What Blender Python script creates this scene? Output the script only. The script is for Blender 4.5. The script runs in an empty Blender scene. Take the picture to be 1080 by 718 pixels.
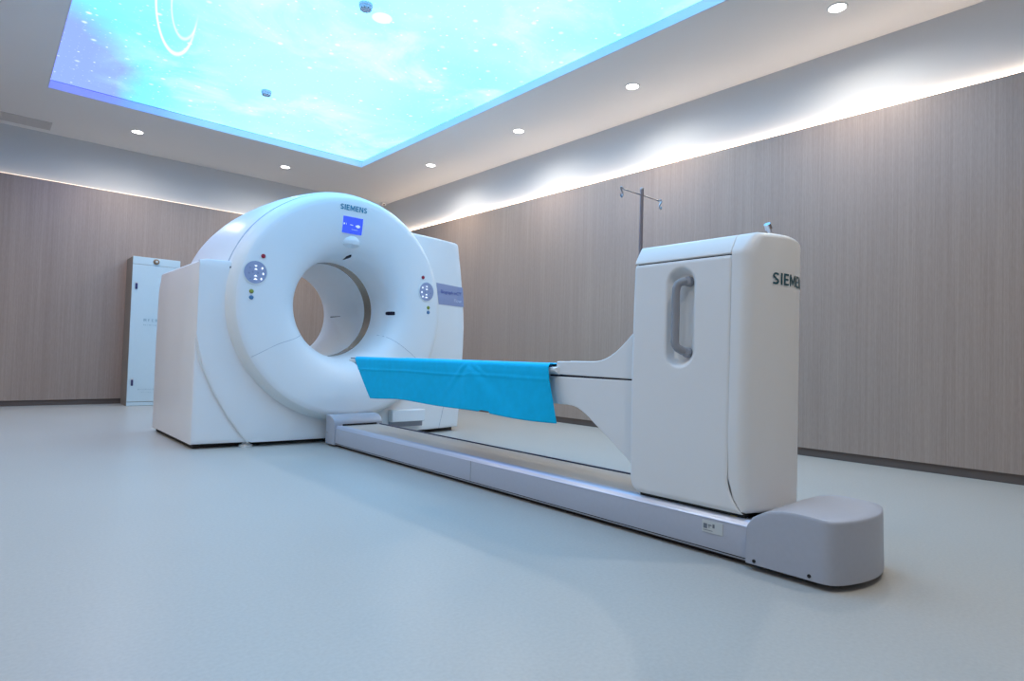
import bpy, bmesh, math, random
from mathutils import Vector, Matrix
C = bpy.context.scene.collection
PI = math.pi
random.seed(4)
ORG = {}

# ------------------------------------------------------------------ helpers
def sstep(a, b, x):
    t = max(0.0, min(1.0, (x - a) / (b - a)))
    return t * t * (3 - 2 * t)

def thing(name, label, cat, loc=(0, 0, 0), group=None):
    o = bpy.data.objects.new(name, None)
    o.empty_display_size = 0.1
    C.objects.link(o); o.location = loc
    ORG[o.name] = Vector(loc)
    o['label'] = label; o['category'] = cat
    if group: o['group'] = group
    return o

def tag(o, label, cat, group=None):
    o['label'] = label; o['category'] = cat
    if group: o['group'] = group
    return o

def obj(name, bm, mat, parent=None, smooth=40, bevel=0, seg=2, label=None):
    org = ORG[parent.name] if parent else Vector((0, 0, 0))
    bmesh.ops.remove_doubles(bm, verts=bm.verts, dist=1e-6)
    bmesh.ops.recalc_face_normals(bm, faces=bm.faces)
    bmesh.ops.translate(bm, verts=bm.verts, vec=-org)
    me = bpy.data.meshes.new(name); bm.to_mesh(me); bm.free()
    me.materials.append(mat)
    if smooth is not None:
        me.shade_smooth(); me.set_sharp_from_angle(angle=math.radians(smooth))
    o = bpy.data.objects.new(name, me); C.objects.link(o)
    if parent: o.parent = parent
    ORG[o.name] = org
    if bevel:
        b = o.modifiers.new('bevel', 'BEVEL'); b.width = bevel; b.segments = seg
        b.limit_method = 'ANGLE'; b.angle_limit = math.radians(35); b.harden_normals = False
    if label: o['label'] = label
    return o

def struct(name, bm, mat, parent=None, **k):
    o = obj(name, bm, mat, parent, **k)
    o['kind'] = 'structure'
    return o

def box(x0, x1, y0, y1, z0, z1, bm=None):
    bm = bm or bmesh.new()
    v = [bm.verts.new((x, y, z)) for x in (x0, x1) for y in (y0, y1) for z in (z0, z1)]
    for f in ((0, 1, 3, 2), (4, 6, 7, 5), (0, 4, 5, 1), (2, 3, 7, 6), (0, 2, 6, 4), (1, 5, 7, 3)):
        bm.faces.new([v[i] for i in f])
    return bm

def prism(pts, axis, a, b, bm=None):
    """pts: 2D outline in the two remaining axes (in xyz order), extruded along axis a..b"""
    bm = bm or bmesh.new()
    def P(p, w):
        q = list(p); q.insert('xyz'.index(axis), w); return q
    A = [bm.verts.new(P(p, a)) for p in pts]; B = [bm.verts.new(P(p, b)) for p in pts]
    bm.faces.new(A); bm.faces.new(B[::-1])
    n = len(pts)
    for i in range(n):
        bm.faces.new((A[i], A[(i + 1) % n], B[(i + 1) % n], B[i]))
    return bm

def tube(path, r, seg=12, bm=None, closed=False):
    bm = bm or bmesh.new()
    path = [Vector(p) for p in path]; n = len(path)
    rs = r if isinstance(r, (list, tuple)) else [r] * n
    rings = []; up = None
    for i, p in enumerate(path):
        if closed: t = path[(i + 1) % n] - path[i - 1]
        else: t = path[min(i + 1, n - 1)] - path[max(i - 1, 0)]
        t.normalize()
        if up is None:
            up = t.orthogonal().normalized()
        up = (up - t * up.dot(t)).normalized(); s = t.cross(up)
        rings.append([bm.verts.new(p + (up * math.cos(a) + s * math.sin(a)) * rs[i])
                      for a in (2 * PI * k / seg for k in range(seg))])
    m = n if closed else n - 1
    for i in range(m):
        a, b = rings[i], rings[(i + 1) % n]
        for k in range(seg):
            bm.faces.new((a[k], a[(k + 1) % seg], b[(k + 1) % seg], b[k]))
    if not closed:
        bm.faces.new(rings[0][::-1]); bm.faces.new(rings[-1])
    return bm

def lathe(prof, c, axis='z', seg=48, bm=None):
    """prof: (r, h) list, revolved about axis through c; ends capped if r>0 there and closed=False"""
    bm = bm or bmesh.new(); rings = []
    for r, h in prof:
        ring = []
        for k in range(seg):
            a = 2 * PI * k / seg; u, v = r * math.cos(a), r * math.sin(a)
            q = {'z': (u, v, h), 'y': (u, h, v), 'x': (h, u, v)}[axis]
            ring.append(bm.verts.new((c[0] + q[0], c[1] + q[1], c[2] + q[2])))
        rings.append(ring)
    for a, b in zip(rings, rings[1:]):
        for k in range(seg):
            bm.faces.new((a[k], a[(k + 1) % seg], b[(k + 1) % seg], b[k]))
    bm.faces.new(rings[0][::-1]); bm.faces.new(rings[-1])
    return bm

def grid(nu, nv, fn, bm=None, closeu=False):
    bm = bm or bmesh.new()
    V = [[bm.verts.new(fn(i / (nu - (0 if closeu else 1)), j / (nv - 1))) for j in range(nv)] for i in range(nu)]
    for i in range(nu if closeu else nu - 1):
        for j in range(nv - 1):
            bm.faces.new((V[i][j], V[(i + 1) % nu][j], V[(i + 1) % nu][j + 1], V[i][j + 1]))
    return bm

def text_bm(s, size, bold=0.0, ext=0.0):
    cu = bpy.data.curves.new('t', 'FONT'); cu.body = s; cu.size = size
    cu.align_x = 'CENTER'; cu.align_y = 'CENTER'; cu.offset = bold; cu.extrude = ext; cu.resolution_u = 6
    o = bpy.data.objects.new('t', cu); C.objects.link(o)
    dg = bpy.context.evaluated_depsgraph_get(); dg.update()
    me = bpy.data.meshes.new_from_object(o.evaluated_get(dg))
    bpy.data.objects.remove(o); bpy.data.curves.remove(cu)
    bm = bmesh.new(); bm.from_mesh(me); bpy.data.meshes.remove(me)
    return bm

def text_width(bm):
    xs = [v.co.x for v in bm.verts]; return max(xs) - min(xs)

# ------------------------------------------------------------------ materials
def mat(name, col, rough=0.5, metal=0.0, noise=0.0, nscale=20, bump=0.0, bscale=200, spec=0.5, trans=0, emit=None, es=0, coat=0):
    m = bpy.data.materials.new(name); m.use_nodes = True
    nt = m.node_tree; b = nt.nodes['Principled BSDF']
    b.inputs['Roughness'].default_value = rough; b.inputs['Metallic'].default_value = metal
    b.inputs['Specular IOR Level'].default_value = spec
    b.inputs['Coat Weight'].default_value = coat
    b.inputs['Transmission Weight'].default_value = trans
    c = (*col, 1)
    tc = nt.nodes.new('ShaderNodeTexCoord')
    n = nt.nodes.new('ShaderNodeTexNoise'); n.inputs['Scale'].default_value = nscale; n.inputs['Detail'].default_value = 4
    nt.links.new(tc.outputs['Object'], n.inputs['Vector'])
    mx = nt.nodes.new('ShaderNodeMix'); mx.data_type = 'RGBA'
    mx.inputs['A'].default_value = tuple(v * (1 - noise) for v in col) + (1,)
    mx.inputs['B'].default_value = tuple(min(1, v * (1 + noise)) for v in col) + (1,)
    nt.links.new(n.outputs['Fac'], mx.inputs['Factor']); nt.links.new(mx.outputs['Result'], b.inputs['Base Color'])
    if bump:
        n2 = nt.nodes.new('ShaderNodeTexNoise'); n2.inputs['Scale'].default_value = bscale
        nt.links.new(tc.outputs['Object'], n2.inputs['Vector'])
        bp = nt.nodes.new('ShaderNodeBump'); bp.inputs['Strength'].default_value = bump; bp.inputs['Distance'].default_value = 0.002
        nt.links.new(n2.outputs['Fac'], bp.inputs['Height']); nt.links.new(bp.outputs['Normal'], b.inputs['Normal'])
    if emit:
        b.inputs['Emission Color'].default_value = (*emit, 1); b.inputs['Emission Strength'].default_value = es
    return m

M_shell = mat('white_plastic', (.84, .86, .88), .34, noise=.015, nscale=3)
M_shell2 = mat('white_plastic_table', (.82, .83, .83), .42, noise=.015, nscale=3)
M_rim = mat('shaded_white_plastic', (.80, .83, .83), .4, noise=.02, nscale=3)  # duller white puts the shading of the rim bevel into the colour
M_grey = mat('lilac_grey_plastic', (.44, .465, .53), .42, noise=.04, nscale=60)
M_greylip = mat('grey_metal_lip', (.55, .6, .72), .28, metal=.35)
M_plate = mat('rail_top_plate', (.62, .62, .60), .38, metal=.25, noise=.03, nscale=40)
M_dark = mat('black_rubber', (.012, .012, .014), .6)
M_brown = mat('shadow_gap_brown', (.035, .024, .02), .6)  # near-black brown paints the shade of the gaps under scanner and rail
M_groove = mat('grey_groove', (.30, .32, .36), .6)
M_groove2 = mat('pale_groove', (.46, .5, .56), .6)
M_chrome = mat('brushed_steel', (.5, .49, .52), .28, metal=1)
M_pole = mat('pole_steel', (.30, .28, .31), .38, metal=.8)
M_handle = mat('grey_handle', (.30, .31, .34), .5, noise=.15, nscale=300, bump=.2, bscale=600)
M_logo1 = mat('teal_logo', (.005, .22, .36), .45)
M_logo2 = mat('dark_teal_logo', (.015, .09, .12), .45)
M_screen = mat('blue_screen', (.01, .02, .2), .25, emit=(.03, .07, .60), es=.7)
M_screenw = mat('screen_marks', (.4, .45, .8), .3, emit=(.4, .5, 1.0), es=.4)
M_pad = mat('keypad_grey_blue', (.34, .38, .55), .35)
M_padk = mat('keypad_key', (.27, .30, .46), .35)
M_icon = mat('lit_keypad_icons', (.8, .85, .95), .4, emit=(.9, .92, 1), es=.5)
M_red = mat('red_button', (.35, .012, .04), .4)
M_green = mat('yellow_green_button', (.28, .32, .05), .4)
M_blue = mat('blue_button', (.08, .22, .42), .4)
M_plaque = mat('lilac_plaque', (.31, .35, .54), .45)
M_plaquet = mat('plaque_text_dark', (.11, .13, .40), .5)
M_plaquew = mat('plaque_text_light', (.62, .66, .82), .5)
M_amber = mat('bore_window', (.30, .27, .22), .22, metal=.5, noise=.15, nscale=9)
M_black = mat('laser_window', (.02, .015, .03), .15)
M_drape = mat('blue_nonwoven_sheet', (.0, .50, .84), .72, noise=.10, nscale=26, bump=.35, bscale=420, spec=.2)
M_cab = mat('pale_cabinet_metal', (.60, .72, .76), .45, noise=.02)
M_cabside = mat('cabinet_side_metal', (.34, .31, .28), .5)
M_cabtext = mat('cabinet_print', (.2, .36, .42), .6)
M_gold = mat('bronze_emblem', (.30, .20, .12), .4, metal=.5)
M_latch = mat('latch_metal', (.07, .06, .16), .35, metal=.6)
M_ceil = mat('ceiling_paint', (.84, .83, .82), .9, noise=.012, nscale=2)
M_wall = mat('upper_wall_paint', (.64, .66, .68), .85, noise=.012, nscale=2)
M_lamp = mat('downlight_glass', (1, 1, 1), .5, emit=(1, .98, .95), es=6)
M_trimw = mat('white_trim', (.8, .8, .8), .5)
M_led = mat('warm_led_strip', (1, .8, .6), .5, emit=(1, .76, .56), es=7.5)
M_vent = mat('vent_grey', (.6, .58, .57), .5)
M_ventd = mat('vent_dark', (.22, .21, .21), .7)
M_det = mat('detector_plastic', (.55, .62, .72), .45)
M_sticker = mat('paper_label', (.62, .66, .66), .6)
M_ink = mat('grey_ink', (.16, .19, .23), .6)
M_yellow = mat('yellow_tag', (.55, .5, .22), .5)
M_base = mat('skirting_brown', (.13, .095, .08), .45, noise=.1, nscale=5)

def wood_mat():
    m = bpy.data.materials.new('grey_brown_wood_veneer'); m.use_nodes = True; nt = m.node_tree
    b = nt.nodes['Principled BSDF']; b.inputs['Roughness'].default_value = .34
    b.inputs['Specular IOR Level'].default_value = .8
    tc = nt.nodes.new('ShaderNodeTexCoord')
    def noise(sx, sz, detail, lac=2.0):
        mp = nt.nodes.new('ShaderNodeMapping'); mp.inputs['Scale'].default_value = (sx, sx, sz)
        nt.links.new(tc.outputs['Object'], mp.inputs['Vector'])
        n = nt.nodes.new('ShaderNodeTexNoise'); n.inputs['Scale'].default_value = 1; n.inputs['Detail'].default_value = detail
        nt.links.new(mp.outputs['Vector'], n.inputs['Vector']); return n
    a = noise(150, 1.0, 5); c = noise(7, .25, 3); d = noise(240, 22, 2)
    r = nt.nodes.new('ShaderNodeValToRGB')
    r.color_ramp.elements[0].position = .30; r.color_ramp.elements[0].color = (.29, .205, .165, 1)
    r.color_ramp.elements[1].position = .70; r.color_ramp.elements[1].color = (.43, .325, .265, 1)
    m1 = nt.nodes.new('ShaderNodeMix'); m1.inputs['Factor'].default_value = .32
    nt.links.new(a.outputs['Fac'], m1.inputs['A']); nt.links.new(c.outputs['Fac'], m1.inputs['B'])
    m2 = nt.nodes.new('ShaderNodeMix'); m2.inputs['Factor'].default_value = .3
    nt.links.new(m1.outputs['Result'], m2.inputs['A']); nt.links.new(d.outputs['Fac'], m2.inputs['B'])
    nt.links.new(m2.outputs['Result'], r.inputs['Fac']); nt.links.new(r.outputs['Color'], b.inputs['Base Color'])
    bp = nt.nodes.new('ShaderNodeBump'); bp.inputs['Strength'].default_value = .12; bp.inputs['Distance'].default_value = .002
    nt.links.new(a.outputs['Fac'], bp.inputs['Height']); nt.links.new(bp.outputs['Normal'], b.inputs['Normal'])
    return m
M_wood = wood_mat()

def floor_mat():
    m = bpy.data.materials.new('pale_vinyl_floor'); m.use_nodes = True; nt = m.node_tree
    b = nt.nodes['Principled BSDF']; b.inputs['Roughness'].default_value = .34; b.inputs['Specular IOR Level'].default_value = .4
    tc = nt.nodes.new('ShaderNodeTexCoord')
    n = nt.nodes.new('ShaderNodeTexNoise'); n.inputs['Scale'].default_value = 90; n.inputs['Detail'].default_value = 5
    n2 = nt.nodes.new('ShaderNodeTexNoise'); n2.inputs['Scale'].default_value = .8; n2.inputs['Detail'].default_value = 3
    nt.links.new(tc.outputs['Object'], n.inputs['Vector']); nt.links.new(tc.outputs['Object'], n2.inputs['Vector'])
    mx = nt.nodes.new('ShaderNodeMix'); mx.inputs['Factor'].default_value = .3
    nt.links.new(n.outputs['Fac'], mx.inputs['A']); nt.links.new(n2.outputs['Fac'], mx.inputs['B'])
    r = nt.nodes.new('ShaderNodeValToRGB')
    r.color_ramp.elements[0].position = .3; r.color_ramp.elements[0].color = (.43, .43, .41, 1)
    r.color_ramp.elements[1].position = .7; r.color_ramp.elements[1].color = (.50, .50, .475, 1)
    nt.links.new(mx.outputs['Result'], r.inputs['Fac']); nt.links.new(r.outputs['Color'], b.inputs['Base Color'])
    return m
M_floor = floor_mat()

def film_mat():
    """printed backlit sky film; coordinates are metres in the film's own frame (its far left corner = 0,0)"""
    m = bpy.data.materials.new('backlit_sky_film'); m.use_nodes = True; nt = m.node_tree; N = nt.nodes; L = nt.links
    N.clear(); out = N.new('ShaderNodeOutputMaterial'); em = N.new('ShaderNodeEmission'); L.new(em.outputs[0], out.inputs[0])
    tc = N.new('ShaderNodeTexCoord'); sep = N.new('ShaderNodeSeparateXYZ'); L.new(tc.outputs['Object'], sep.inputs[0])
    def math_(op, a, b=None, c=None, clamp=False):
        n = N.new('ShaderNodeMath'); n.operation = op; n.use_clamp = clamp
        for i, v in enumerate((a, b, c)):
            if v is None: continue
            if isinstance(v, (int, float)): n.inputs[i].default_value = v
            else: L.new(v, n.inputs[i])
        return n.outputs[0]
    def noise(sc, det=4, rough=.5, off=(0, 0, 0), dist=0):
        mp = N.new('ShaderNodeMapping'); mp.inputs['Location'].default_value = off; L.new(tc.outputs['Object'], mp.inputs[0])
        n = N.new('ShaderNodeTexNoise'); n.inputs['Scale'].default_value = sc; n.inputs['Detail'].default_value = det
        n.inputs['Roughness'].default_value = rough; n.inputs['Distortion'].default_value = dist
        L.new(mp.outputs[0], n.inputs['Vector']); return n.outputs['Fac']
    X, Y = sep.outputs['X'], sep.outputs['Y']          # X 0..3.37, Y 0 (far) .. -6.5
    # paleness: highest in the middle and far right, lowest at far left corner
    cx = math_('ABSOLUTE', math_('SUBTRACT', X, 2.1))
    pale = math_('SUBTRACT', 1.0, math_('MULTIPLY', cx, .20))
    pale = math_('ADD', pale, math_('MULTIPLY', math_('SUBTRACT', noise(.62, 5, .55, (3, 1, 0), .4), .5), .75))
    # blue pool near the far left corner
    dl = math_('SQRT', math_('ADD', math_('POWER', math_('MULTIPLY', X, 1.15), 2.0), math_('POWER', math_('MULTIPLY', math_('ADD', Y, .35), .62), 2.0)))
    pale = math_('SUBTRACT', pale, math_('MULTIPLY', math_('SUBTRACT', 1.0, math_('MULTIPLY', dl, .68), clamp=True), 1.1))
    r = N.new('ShaderNodeValToRGB'); L.new(pale, r.inputs['Fac']); cr = r.color_ramp
    cr.elements[0].position = 0.0; cr.elements[0].color = (.15, .22, 1.1, 1)
    cr.elements[1].position = 1.0; cr.elements[1].color = (.25, .74, 1.25, 1)
    for p, c in ((.2, (.12, .42, 1.3, 1)), (.45, (.14, .44, 1.3, 1)), (.7, (.18, .66, 1.3, 1))):
        e = cr.elements.new(p); e.color = c
    col = r.outputs['Color']
    def mixc(f, a, b):
        n = N.new('ShaderNodeMix'); n.data_type = 'RGBA'
        if isinstance(f, float): n.inputs['Factor'].default_value = f
        else: L.new(f, n.inputs['Factor'])
        for k, v in (('A', a), ('B', b)):
            if isinstance(v, tuple): n.inputs[k].default_value = v
            else: L.new(v, n.inputs[k])
        return n.outputs['Result']
    # soft white clouds
    cl = N.new('ShaderNodeMapRange'); cl.interpolation_type = 'SMOOTHSTEP'; L.new(noise(1.15, 7, .62, (7, 4, 0), .5), cl.inputs[0])
    cl.inputs[1].default_value = .46; cl.inputs[2].default_value = .74
    band = math_('MULTIPLY', math_('MULTIPLY', cl.outputs[0], .7), math_('MULTIPLY', math_('SUBTRACT', X, .25), 1.2, clamp=True))
    col = mixc(band, col, (.42, .80, 1.1, 1))
    # stars of three sizes
    def stars(scale, rad, thr, off):
        mp = N.new('ShaderNodeMapping'); mp.inputs['Location'].default_value = off
        nd = N.new('ShaderNodeVectorMath'); nd.operation = 'MULTIPLY'; nd.inputs[1].default_value = (1, 1, 0)
        L.new(tc.outputs['Object'], nd.inputs[0]); L.new(nd.outputs[0], mp.inputs[0])
        v = N.new('ShaderNodeTexVoronoi'); v.voronoi_dimensions = '2D'; v.inputs['Scale'].default_value = scale; L.new(mp.outputs[0], v.inputs['Vector'])
        d = N.new('ShaderNodeMapRange'); d.interpolation_type = 'SMOOTHSTEP'; L.new(v.outputs['Distance'], d.inputs[0])
        d.inputs[1].default_value = rad; d.inputs[2].default_value = rad * .25
        s = N.new('ShaderNodeSeparateColor'); L.new(v.outputs['Color'], s.inputs[0])
        on = math_('GREATER_THAN', s.outputs[0], thr)
        return math_('MULTIPLY', math_('MULTIPLY', d.outputs[0], on), math_('ADD', math_('MULTIPLY', s.outputs[1], .6), .4))
    st = math_('ADD', stars(3.2, .09, .62, (1, 2, 0)), stars(7.5, .10, .6, (5, 9, 0)))
    st = math_('ADD', st, math_('MULTIPLY', stars(20, .13, .6, (2, 6, 0)), .5), clamp=True)
    col = mixc(math_('MULTIPLY', st, .5), col, (.7, .8, 1.1, 1))
    # two printed light loops
    def loop(px, py, k, w):
        dx = math_('SUBTRACT', X, px); dyy = math_('SUBTRACT', Y, py)
        q0 = math_('MULTIPLY', math_('MULTIPLY', dx, dx), 51.58 / k / k); q1 = math_('MULTIPLY', math_('MULTIPLY', dx, dyy), -21.05 / k / k)
        q2 = math_('MULTIPLY', math_('MULTIPLY', dyy, dyy), 3.934 / k / k)
        d = math_('ABSOLUTE', math_('SUBTRACT', math_('SQRT', math_('MAXIMUM', math_('ADD', q0, math_('ADD', q1, q2)), 0.0)), 1.0))
        q = N.new('ShaderNodeMapRange'); q.interpolation_type = 'SMOOTHSTEP'; L.new(d, q.inputs[0]); q.inputs[1].default_value = w; q.inputs[2].default_value = 0
        side = math_('GREATER_THAN', math_('SUBTRACT', dx, math_('MULTIPLY', dyy, .23)), 0.0)
        f = N.new('ShaderNodeMapRange'); L.new(Y, f.inputs[0]); f.inputs[1].default_value = py; f.inputs[2].default_value = py + .6 * k; f.inputs[3].default_value = 0; f.inputs[4].default_value = 1
        fade = math_('MAXIMUM', math_('SUBTRACT', 1.0, side), f.outputs[0])
        low = N.new('ShaderNodeMapRange'); L.new(Y, low.inputs[0]); low.inputs[1].default_value = py - .75; low.inputs[2].default_value = py - .2
        return math_('MULTIPLY', math_('MULTIPLY', q.outputs[0], fade), low.outputs[0])
    lp = math_('ADD', loop(.64, -2.22, 1.0, .09), math_('MULTIPLY', loop(.68, -2.30, .66, .11), .6), clamp=True)
    col = mixc(math_('MULTIPLY', lp, .4), col, (1.0, 1.05, 1.1, 1))
    # pale round disc with a soft edge
    a = math_('SUBTRACT', X, 1.828); b = math_('SUBTRACT', Y, -3.262)
    d = math_('SQRT', math_('ADD', math_('POWER', a, 2.0), math_('POWER', b, 2.0)))
    q = N.new('ShaderNodeMapRange'); q.interpolation_type = 'SMOOTHSTEP'; L.new(d, q.inputs[0]); q.inputs[1].default_value = .085; q.inputs[2].default_value = .065
    col = mixc(math_('MULTIPLY', q.outputs[0], .85), col, (.50, .70, .95, 1))
    L.new(col, em.inputs['Color']); em.inputs['Strength'].default_value = FILM
    return m
FILM = 1.0
M_film = film_mat()
M_recess = mat('recess_paint', (.74, .74, .80), .8)

# ------------------------------------------------------------------ room
XL, XR, YN, YF, H = -1.25, 4.949, -1.25, 8.91, 3.22
PT = 2.65; T = .045
RX0, RX1, RY0, RY1 = .397, 3.767, .9, 7.376; RZ = 3.305
struct('floor', box(XL - .2, XR + .25, YN - .2, YF + .25, -.1, 0), M_floor)
cb = bmesh.new()
box(XL - .2, RX0, YN - .2, YF + .25, H, H + .3, cb); box(RX1, XR + .25, YN - .2, YF + .25, H, H + .3, cb)
box(RX0, RX1, YN - .2, RY0, H, H + .3, cb); box(RX0, RX1, RY1, YF + .25, H, H + .3, cb)
ce = struct('ceiling', cb, M_ceil, smooth=None)

w = struct('wall_right', box(XR + T, XR + .25, YN - .2, YF + .25, 0, H), M_wall, smooth=None)
w2 = struct('wall_far', box(XL - .2, XR + T, YF + T, YF + .25, 0, H), M_wall, smooth=None)
w3 = struct('wall_left', box(XL - .2, XL - T, YN - .2, YF + T, 0, H), M_wall, smooth=None)
w4 = struct('wall_near', box(XL - T, XR + T, YN - .2, YN - T, 0, H), M_wall, smooth=None)
# veneer panelling standing proud of the plaster, its top edge hides the warm LED strip
pr = struct('wall_right_panelling', box(XR, XR + T, YN, YF + T, .065, PT), M_wood, smooth=None)
pf = struct('wall_far_panelling', box(XL, XR, YF, YF + T, .065, PT), M_wood, smooth=None)
pl = struct('wall_left_panelling', box(XL - T, XL, YN, YF + T, .065, PT), M_wood, smooth=None)
pn = struct('wall_near_panelling', box(XL, XR, YN - T, YN, .065, PT), M_wood, smooth=None)
struct('baseboard_right', box(XR + .02, XR + T, YN, YF + T, 0, .065), M_base, smooth=None)
struct('baseboard_far', box(XL, XR + .02, YF + .02, YF + T, 0, .065), M_base, smooth=None)
struct('baseboard_left', box(XL - T, XL - .02, YN, YF + T, 0, .065), M_base, smooth=None)
struct('baseboard_near', box(XL, XR + .02, YN - T, YN - .02, 0, .065), M_base, smooth=None)
# LED strips lying on the panel tops
ls = obj('led_strip', box(XR + .004, XR + .024, YN + .1, YF - .1, PT, PT + .006), M_led, smooth=None)
tag(ls, 'warm LED light strip on top edge of the right wood panelling', 'light strip')
ls2 = obj('led_strip', box(XL + .1, XR - .1, YF + .004, YF + .024, PT, PT + .006), mat('warm_led_strip_far', (1, .8, .6), .5, emit=(1, .80, .62), es=.8), smooth=None)
tag(ls2, 'dim LED light strip on top edge of the far wood panelling', 'light strip')

# luminous sky ceiling
lc = thing('sky_light_ceiling', 'large rectangular backlit ceiling panel printed with bright blue starry sky', 'ceiling light', (RX0, RY1, RZ))
fb = box(RX0 + .004, RX1 - .004, RY0 + .004, RY1 - .004, RZ, RZ + .02)
obj('light_film', fb, M_film, lc, smooth=None)
sb = bmesh.new()
t_ = .012
box(RX0, RX0 + t_, RY0, RY1, H + .001, RZ - .008, sb); box(RX1 - t_, RX1, RY0, RY1, H + .001, RZ - .008, sb)
box(RX0 + t_, RX1 - t_, RY0, RY0 + t_, H + .001, RZ - .008, sb); box(RX0 + t_, RX1 - t_, RY1 - t_, RY1, H + .001, RZ - .008, sb)
obj('recess_frame', sb, M_recess, lc, smooth=None)
kb = bmesh.new()
k_ = .006
z0, z1 = RZ - .007, RZ - .001
box(RX0, RX0 + k_, RY0, RY1, z0, z1, kb); box(RX1 - k_, RX1, RY0, RY1, z0, z1, kb)
box(RX0 + k_, RX1 - k_, RY0, RY0 + k_, z0, z1, kb); box(RX0 + k_, RX1 - k_, RY1 - k_, RY1, z0, z1, kb)
obj('film_clamp_strip', kb, mat('clamp_strip_blue', (.05, .10, .35), .5), lc, smooth=None)

# recessed downlights
dl_pos = [(1.284, 8.10, 'downlight in the ceiling near far wall, right of the air vent'),
          (3.017, 8.12, 'downlight in the ceiling near far wall, above the scanner'),
          (4.350, 6.593, 'downlight along the right wall, farthest of the row'),
          (4.356, 4.883, 'downlight along the right wall, second farthest of the row'),
          (4.357, 3.343, 'downlight along the right wall, second nearest of the row'),
          (4.378, 1.605, 'nearest and largest-looking downlight, high at the right by top edge'),
          (-.45, 6.6, 'downlight left of the sky panel, farthest'), (-.45, 4.88, 'downlight left of the sky panel, second farthest'),
          (-.45, 3.3, 'downlight left of the sky panel, middle'), (-.45, 1.6, 'downlight left of the sky panel, nearest'),
          (1.28, .1, 'downlight near the nearest wall, left one of the pair'), (3.0, .1, 'downlight near the nearest wall, right one of the pair')]
tr = bmesh.new(); cR = .054
prof_ring = [(cR, 0), (cR, -.004), (cR + .003, -.006), (cR + .012, -.004), (cR + .014, 0)]
def ring_bm(prof, c, seg=40):
    bm = bmesh.new(); R = []
    for r, h in prof:
        R.append([bm.verts.new((c[0] + r * math.cos(2 * PI * k / seg), c[1] + r * math.sin(2 * PI * k / seg), c[2] + h)) for k in range(seg)])
    for a, b in zip(R, R[1:] + R[:1]):
        for k in range(seg): bm.faces.new((a[k], a[(k + 1) % seg], b[(k + 1) % seg], b[k]))
    return bm
proto = None
for i, (x, y, lab) in enumerate(dl_pos):
    if proto is None:
        proto = thing('downlight', 'round white recessed ' + lab, 'ceiling light', (x, y, H), 'recessed ceiling downlights')
        obj('trim_ring', ring_bm(prof_ring, (x, y, H)), M_trimw, proto)
        obj('lamp_glass', lathe([(cR, -.003), (cR * .7, -.0035), (.002, -.004)], (x, y, H), seg=40), M_lamp, proto)
        o = proto
    else:
        o = proto.copy(); C.objects.link(o); o.location = (x, y, H); o['label'] = 'round white recessed ' + lab
        for ch in list(proto.children):
            c2 = ch.copy(); C.objects.link(c2); c2.parent = o
    ld = bpy.data.lights.new('downlight_beam', 'SPOT'); ld.energy = 28; ld.color = (1, .92, .82)
    ld.spot_size = math.radians(168); ld.spot_blend = .9; ld.shadow_soft_size = .05
    lo = bpy.data.objects.new('downlight_beam', ld); C.objects.link(lo); lo.location = (x, y, H - .02)

# smoke detectors on the film
def detector(x, y, lab, r=.05):
    t = thing('smoke_detector', lab, 'smoke detector', (x, y, RZ), 'smoke detectors under the sky panel')
    obj('base', lathe([(r, .006), (r, -.012), (r * .98, -.02), (r * .93, -.024)], (x, y, RZ), seg=32), M_det, t)
    obj('sensor_head', lathe([(r * .9, -.023), (r * .9, -.032), (r * .75, -.045), (r * .45, -.05), (.002, -.052)], (x, y, RZ), seg=32), M_det, t)
    sb = bmesh.new()
    for k in range(10):
        a = 2 * PI * k / 10 + .3
        c = Vector((x + r * .80 * math.cos(a), y + r * .80 * math.sin(a), RZ - .0415))
        b2 = bmesh.ops.create_cube(sb, size=1)
        bmesh.ops.scale(sb, verts=b2['verts'], vec=(.009, .004, .003))
        bmesh.ops.rotate(sb, verts=b2['verts'], cent=(0, 0, 0), matrix=Matrix.Rotation(a + PI / 2, 3, 'Z'))
        bmesh.ops.translate(sb, verts=b2['verts'], vec=c)
    obj('sensor_slot', sb, M_dark, t)
    return t
detector(2.045, 4.035, 'round smoke detector on sky panel beside the pale disc')
detector(2.045, 6.09, 'round smoke detector on sky panel, farther one above the scanner')

# air vent
vt = thing('air_vent', 'grey rectangular slatted air vent in the ceiling, far left', 'vent', (.3, 8.66, H))
vb = bmesh.new()
vx0, vx1, vy0, vy1 = .075, .525, 8.50, 8.80
box(vx0, vx1, vy0, vy0 + .02, H - .008, H, vb); box(vx0, vx1, vy1 - .02, vy1, H - .008, H, vb)
box(vx0, vx0 + .02, vy0 + .02, vy1 - .02, H - .008, H, vb); box(vx1 - .02, vx1, vy0 + .02, vy1 - .02, H - .008, H, vb)
obj('vent_frame', vb, M_vent, vt, smooth=None)
obj('vent_backing', box(vx0 + .02, vx1 - .02, vy0 + .02, vy1 - .02, H - .002, H, None), M_ventd, vt, smooth=None)
s2 = bmesh.new(); n = 11
for k in range(n):
    y = vy0 + .032 + k * (vy1 - vy0 - .064) / (n - 1)
    prism([(y - .008, H - .002), (y + .004, H - .010), (y + .008, H - .010), (y - .004, H - .002)], 'x', vx0 + .02, vx1 - .02, s2)
obj('vent_slats', s2, M_vent, vt, smooth=None)

# little corner sensor
cs = thing('ceiling_sensor', 'tiny pale box sensor in the far right ceiling corner above the scanner', 'sensor', (4.90, 8.80, H - .03))
obj('housing', box(4.865, 4.935, 8.765, 8.835, H - .05, H), M_trimw, cs, bevel=.006)
obj('lens', box(4.872, 4.91, 8.757, 8.765, H - .045, H - .035), M_dark, cs, smooth=None)

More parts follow.
